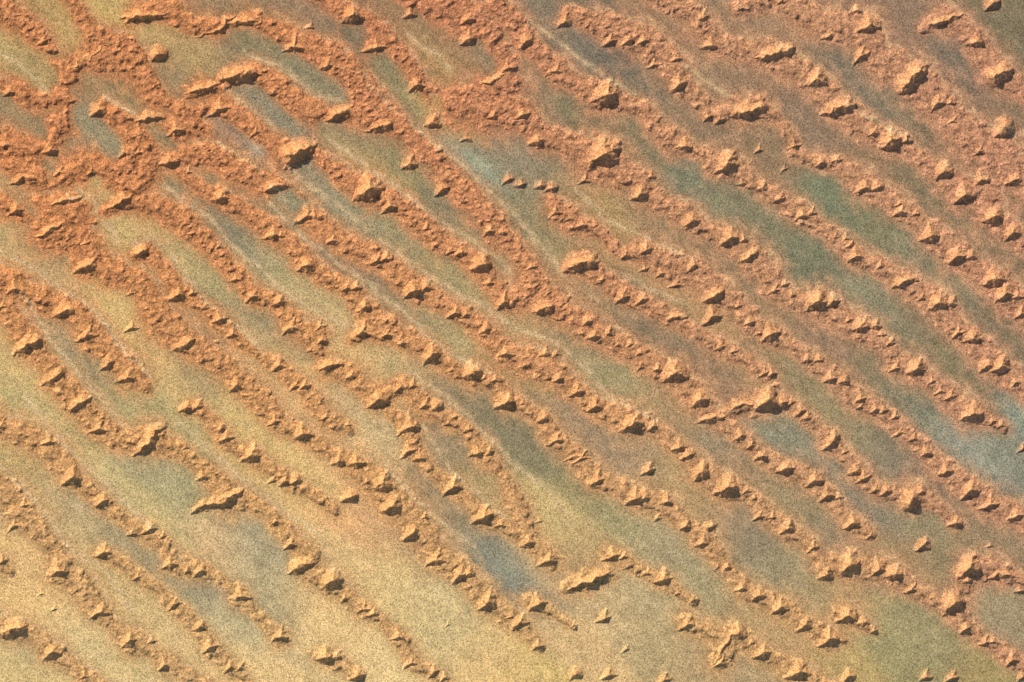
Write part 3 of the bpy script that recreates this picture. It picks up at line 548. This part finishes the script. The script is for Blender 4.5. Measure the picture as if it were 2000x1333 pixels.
# ------------------------------------------------------------------ material: sand with grain
def sand_material(name):
    m = bpy.data.materials.new(name)
    m.use_nodes = True
    nt = m.node_tree
    N, Lk = nt.nodes, nt.links
    bsdf = N['Principled BSDF']
    bsdf.inputs['Roughness'].default_value = 1.0
    bsdf.inputs['Specular IOR Level'].default_value = 0.0
    at = N.new('ShaderNodeAttribute'); at.attribute_name = 'sand_colour'
    geo = N.new('ShaderNodeNewGeometry')
    def speck(scale, seed):
        v = N.new('ShaderNodeVectorMath'); v.operation = 'MULTIPLY_ADD'
        v.inputs[1].default_value = (scale, scale, 0.0)
        v.inputs[2].default_value = (seed, seed * 1.7, 0.0)
        f = N.new('ShaderNodeVectorMath'); f.operation = 'FLOOR'
        wnode = N.new('ShaderNodeTexWhiteNoise'); wnode.noise_dimensions = '3D'
        Lk.new(geo.outputs['Position'], v.inputs[0])
        Lk.new(v.outputs[0], f.inputs[0])
        Lk.new(f.outputs[0], wnode.inputs['Vector'])
        return wnode
    def mul(a, b_val_socket):
        mx = N.new('ShaderNodeMix'); mx.data_type = 'RGBA'; mx.blend_type = 'MULTIPLY'
        mx.inputs['Factor'].default_value = 1.0
        Lk.new(a, mx.inputs['A']); Lk.new(b_val_socket, mx.inputs['B'])
        return mx.outputs['Result']
    w1 = speck(1 / 25.0, 0.31)
    mr = N.new('ShaderNodeMapRange'); mr.inputs['To Min'].default_value = 1 - GRAIN; mr.inputs['To Max'].default_value = 1 + GRAIN
    Lk.new(w1.outputs['Value'], mr.inputs['Value'])
    w2 = speck(1 / 29.0, 7.9)
    vm = N.new('ShaderNodeVectorMath'); vm.operation = 'MULTIPLY_ADD'
    vm.inputs[1].default_value = (0.16, 0.16, 0.22); vm.inputs[2].default_value = (0.92, 0.92, 0.89)
    Lk.new(w2.outputs['Color'], vm.inputs[0])
    no = N.new('ShaderNodeTexNoise'); no.inputs['Scale'].default_value = 1 / 260.0; no.inputs['Detail'].default_value = 5.0
    Lk.new(geo.outputs['Position'], no.inputs['Vector'])
    mr2 = N.new('ShaderNodeMapRange'); mr2.inputs['From Min'].default_value = 0.25; mr2.inputs['From Max'].default_value = 0.75
    mr2.inputs['To Min'].default_value = 0.93; mr2.inputs['To Max'].default_value = 1.07
    Lk.new(no.outputs['Fac'], mr2.inputs['Value'])
    c = mul(at.outputs['Color'], mr.outputs['Result'])
    c = mul(c, vm.outputs[0])
    c = mul(c, mr2.outputs['Result'])
    Lk.new(c, bsdf.inputs['Base Color'])
    return m
GRAIN = 0.62
MAT = sand_material('windblown_sand')

# ------------------------------------------------------------------ meshes
def world_xyz(x, y, z):
    return np.stack([(x - W0 / 2) * PX, (H0 / 2 - y) * PX, z * PX], axis=-1)

def build_mesh(name, verts, quads, cols, smooth=False):
    me = bpy.data.meshes.new(name)
    nv, nq = len(verts), len(quads)
    me.vertices.add(nv)
    me.vertices.foreach_set('co', np.ascontiguousarray(verts, np.float32).ravel())
    me.loops.add(nq * 4)
    me.loops.foreach_set('vertex_index', np.ascontiguousarray(quads, np.int32).ravel())
    me.polygons.add(nq)
    me.polygons.foreach_set('loop_start', np.arange(0, nq * 4, 4, dtype=np.int32))
    at = me.attributes.new('sand_colour', 'FLOAT_COLOR', 'POINT')
    at.data.foreach_set('color', np.concatenate([cols, np.ones((nv, 1), np.float32)], 1).astype(np.float32).ravel())
    me.materials.append(MAT)
    me.update(calc_edges=True)
    me.polygons.foreach_set('use_smooth', np.full(nq, smooth))
    return me

def link(name, data, loc=(0, 0, 0), parent=None):
    o = bpy.data.objects.new(name, data)
    o.location = loc
    if parent is not None:
        o.parent = parent
    COL.objects.link(o)
    return o

def patch(cells, i0, j0, Z, origin, name, smooth):
    """Mesh of the marked grid cells of a window, vertices relative to origin (world)."""
    jj, ii = np.nonzero(cells)
    w = Z.shape[1]
    q = np.stack([jj * w + ii, (jj + 1) * w + ii, (jj + 1) * w + ii + 1, jj * w + ii + 1], 1)
    idx, inv = np.unique(q, return_inverse=True)
    vj, vi = idx // w, idx % w
    v = world_xyz(gx[i0 + vi], gy[j0 + vj], Z.ravel()[idx]) - np.asarray(origin)
    return build_mesh(name, v, inv.reshape(-1, 4), alb[j0 + vj, i0 + vi], smooth)

# the desert floor: one sheet, fine in view, widening to the horizon
def axis(lo, hi, step):
    core = np.arange(lo, hi + step / 2, step)
    outer = [0.0]
    g = step * 1.6
    while outer[-1] < 30000:
        outer.append(outer[-1] + g); g *= 1.45
    o = np.array(outer[1:])
    return np.concatenate([core[0] - o[::-1], core, core[-1] + o])
ax_x, ax_y = axis(X0 + 8, X1 - 8, 5.0), axis(Y0 + 8, Y1 - 8, 5.0)
FX, FY = np.meshgrid(ax_x, ax_y)
FZ = sample(ground_h, FX, FY)
FC = np.stack([sample(alb[..., k], FX, FY) for k in range(3)], -1)
far = sstep(0, 120, np.maximum.reduce([X0 - FX, FX - X1, Y0 - FY, FY - Y1]) + 100)[..., None]
FC = FC * (1 - far) + far * lin((176, 144, 98)) * CAL
nyf, nxf = FX.shape
a = np.arange((nyf - 1) * (nxf - 1))
r_, c_ = a // (nxf - 1), a % (nxf - 1)
fq = np.stack([r_ * nxf + c_, (r_ + 1) * nxf + c_, (r_ + 1) * nxf + c_ + 1, r_ * nxf + c_ + 1], 1)
floor_o = link('desert_ground', build_mesh('desert_ground', world_xyz(FX, FY, FZ).reshape(-1, 3), fq, FC.reshape(-1, 3).astype(np.float32), True))
floor_o['kind'] = 'structure'

# belts
bz = np.where(bmask > 0.0, belt_h, ground_h + 2.0 * bmask - 0.25).astype(np.float32)
cell_own = owner[:-1, :-1].copy()
on = np.maximum.reduce([bmask[:-1, :-1], bmask[1:, :-1], bmask[:-1, 1:], bmask[1:, 1:]]) > 0.0
cell_own[~on] = -1
for bi, key in enumerate(keys):
    jj, ii = np.nonzero(cell_own == bi)
    if len(jj) < 20:
        continue
    j0, j1, i0, i1 = jj.min(), jj.max() + 2, ii.min(), ii.max() + 2
    cells = cell_own[j0:j1 - 1, i0:i1 - 1] == bi
    mid = BELTS[key][1][len(BELTS[key][1]) // 2]
    org = world_xyz(np.float64(mid[0]), np.float64(mid[1]), 0.0)
    o = link('sand_belt', patch(cells, i0, j0, bz[j0:j1, i0:i1], org, 'sand_belt', True), org)
    o['label'] = BELT_LABEL.get(key) or ('rippled orange-red sand belt, the ' + BELTS[key][0])
    o['category'] = 'sand belt'
    o['group'] = 'rippled sand belts between the flats'

# dunes: which belt each stands on, and its place along it
def along(d):
    bb = (1e9, None, 0)
    for key in keys:
        pts = BELTS[key][1]
        run = 0.0
        for (ax, ay, aw), (bx, by, bw) in zip(pts[:-1], pts[1:]):
            dx, dy = bx - ax, by - ay
            L = math.hypot(dx, dy)
            t = min(1, max(0, ((d['x'] - ax) * dx + (d['y'] - ay) * dy) / (L * L)))
            e = math.hypot(d['x'] - ax - t * dx, d['y'] - ay - t * dy) - 0.5 * (aw + t * (bw - aw))
            if e < bb[0]:
                bb = (e, key, run + t * L)
            run += L
    return bb
for d in dunes:
    d['off'], d['belt'], d['t'] = along(d)
ORD = ['first', 'second', 'third', 'fourth', 'fifth', 'sixth', 'seventh', 'eighth', 'ninth', 'tenth', 'eleventh', 'twelfth', 'thirteenth', 'fourteenth', 'fifteenth', 'sixteenth', 'seventeenth', 'eighteenth', 'nineteenth', 'twentieth', 'twenty-first', 'twenty-second', 'twenty-third', 'twenty-fourth', 'twenty-fifth']
by_belt = {}
for d in dunes:
    by_belt.setdefault(d['belt'], []).append(d)
for key, ds in by_belt.items():
    ds.sort(key=lambda q: q['t'])
    n = len(ds)
    for k, d in enumerate(ds):
        kind = {'star': 'star dune', 'ridge': 'ridge dune', 'crescent': 'crescent dune'}[d['kind']]
        size = 'tiny' if d['s'] < 11.5 else 'small' if d['s'] < 15.5 else 'medium' if d['s'] < 19.5 else 'large' if d['s'] < 24.5 else 'huge'
        shade = 'faint shadow' if d['hf'] < .68 else 'soft shadow' if d['hf'] < .88 else 'dark shadow' if d['hf'] < 1.02 else 'black shadow'
        if n == 1:
            where = 'alone on the ' + BELTS[key][0]
        elif k == 0:
            where = 'topmost on the ' + BELTS[key][0]
        elif k < (n + 1) // 2:
            where = ORD[k] + ' down the ' + BELTS[key][0]
        elif k == n - 1:
            where = 'lowest on the ' + BELTS[key][0]
        else:
            where = ORD[n - 1 - k] + ' up the ' + BELTS[key][0]
        d['label'] = f'{size} {kind} with {shade}, {where}'
seen = set()
for d in dunes:
    assert d['label'] not in seen, d['label']
    seen.add(d['label'])

in_frame = lambda d: -8 < d['x'] < W0 + 8 and -8 < d['y'] < H0 + 8
order = sorted([d for d in dunes if d['area'] > 10], key=lambda d: -d['area'] if in_frame(d) else 0)
mains, rest = order[:298], order[298:]
LEE = -SUN_PIC
def box3(a):
    p = np.pad(a, 1, mode='edge')
    return sum(p[i:i + a.shape[0], j:j + a.shape[1]] for i in range(3) for j in range(3)) / 9.0
small_v, small_q, small_c, off = [], [], [], 0
for n, d in enumerate(mains + rest):
    i0, j0 = d['win']
    Z, over = d['Z'], d['over']
    sub = full_belt[j0:j0 + Z.shape[0], i0:i0 + Z.shape[1]]
    Zm = np.where(over, Z, np.minimum(Z, sub) - 0.35).astype(np.float32)
    cells = over[:-1, :-1] | over[1:, :-1] | over[:-1, 1:] | over[1:, 1:]
    org = world_xyz(np.float64(d['x']), np.float64(d['y']), float(sample(ground_h, d['x'], d['y'])))
    if n < len(mains):
        name = d['kind'] + '_dune'
        if d['s'] < 12.5:
            o = link(name, patch(cells, i0, j0, Zm, org, name, True), org)
        else:
            o = link(name, None, org)
            o.empty_display_size = 100.0
            zs = box3(box3(Z))
            gyv, gxv = np.gradient(zs, G)
            down = -(gxv * LEE[0] + gyv * LEE[1])            # falls away from the sun
            steep = box3(box3((down < -0.0).astype(np.float32) * 0 + (-(gxv * LEE[0] + gyv * LEE[1]) > 0.27).astype(np.float32)))
            slip = (steep[:-1, :-1] + steep[1:, :-1] + steep[:-1, 1:] + steep[1:, 1:]) / 4 > 0.5
            todo = slip & cells                                        # keep the one main slip face; specks go to the slope
            bigc, seen_c = np.zeros_like(todo), np.zeros_like(todo)
            for a_, b_ in zip(*np.nonzero(todo)):
                if seen_c[a_, b_]:
                    continue
                stack, comp = [(a_, b_)], []
                seen_c[a_, b_] = True
                while stack:
                    p_, q_ = stack.pop()
                    comp.append((p_, q_))
                    for u_, v_ in ((p_ + 1, q_), (p_ - 1, q_), (p_, q_ + 1), (p_, q_ - 1)):
                        if 0 <= u_ < todo.shape[0] and 0 <= v_ < todo.shape[1] and todo[u_, v_] and not seen_c[u_, v_]:
                            seen_c[u_, v_] = True
                            stack.append((u_, v_))
                if len(comp) > bigc.sum():
                    bigc[:] = False
                    bigc[tuple(np.array(comp).T)] = True
            slip = bigc
            for part, m in (('windward_slope', cells & ~slip), ('slip_face', cells & slip)):
                if m.sum() > 6:
                    link(part, patch(m, i0, j0, Zm, org, part, True), (0, 0, 0), o)
        o['label'] = d['label']
        o['category'] = 'dune'
        o['group'] = {'star': 'star dunes standing along the sand belts', 'ridge': 'long ridge dunes on the sand belts', 'crescent': 'crescent dunes'}[d['kind']]
    else:
        jj, ii = np.nonzero(cells)
        w = Zm.shape[1]
        q = np.stack([jj * w + ii, (jj + 1) * w + ii, (jj + 1) * w + ii + 1, jj * w + ii + 1], 1)
        idx, inv = np.unique(q, return_inverse=True)
        vj, vi = idx // w, idx % w
        small_v.append(world_xyz(gx[i0 + vi], gy[j0 + vj], Zm.ravel()[idx]))
        small_q.append(inv.reshape(-1, 4) + off)
        small_c.append(alb[j0 + vj, i0 + vi])
        off += len(idx)
if small_v:
    o = link('small_dune_field', build_mesh('small_dune_field', np.concatenate(small_v), np.concatenate(small_q), np.concatenate(small_c), False))
    o['kind'] = 'stuff'
    o['label'] = 'the many small dunes scattered between the bigger ones'
    o['category'] = 'dunes'
tri = sum(len(o.data.polygons) * 2 for o in sc.objects if o.type == 'MESH')
print('TRIS', tri, 'dunes', len(mains), len(rest), 'per belt', {k: len(v) for k, v in by_belt.items()})
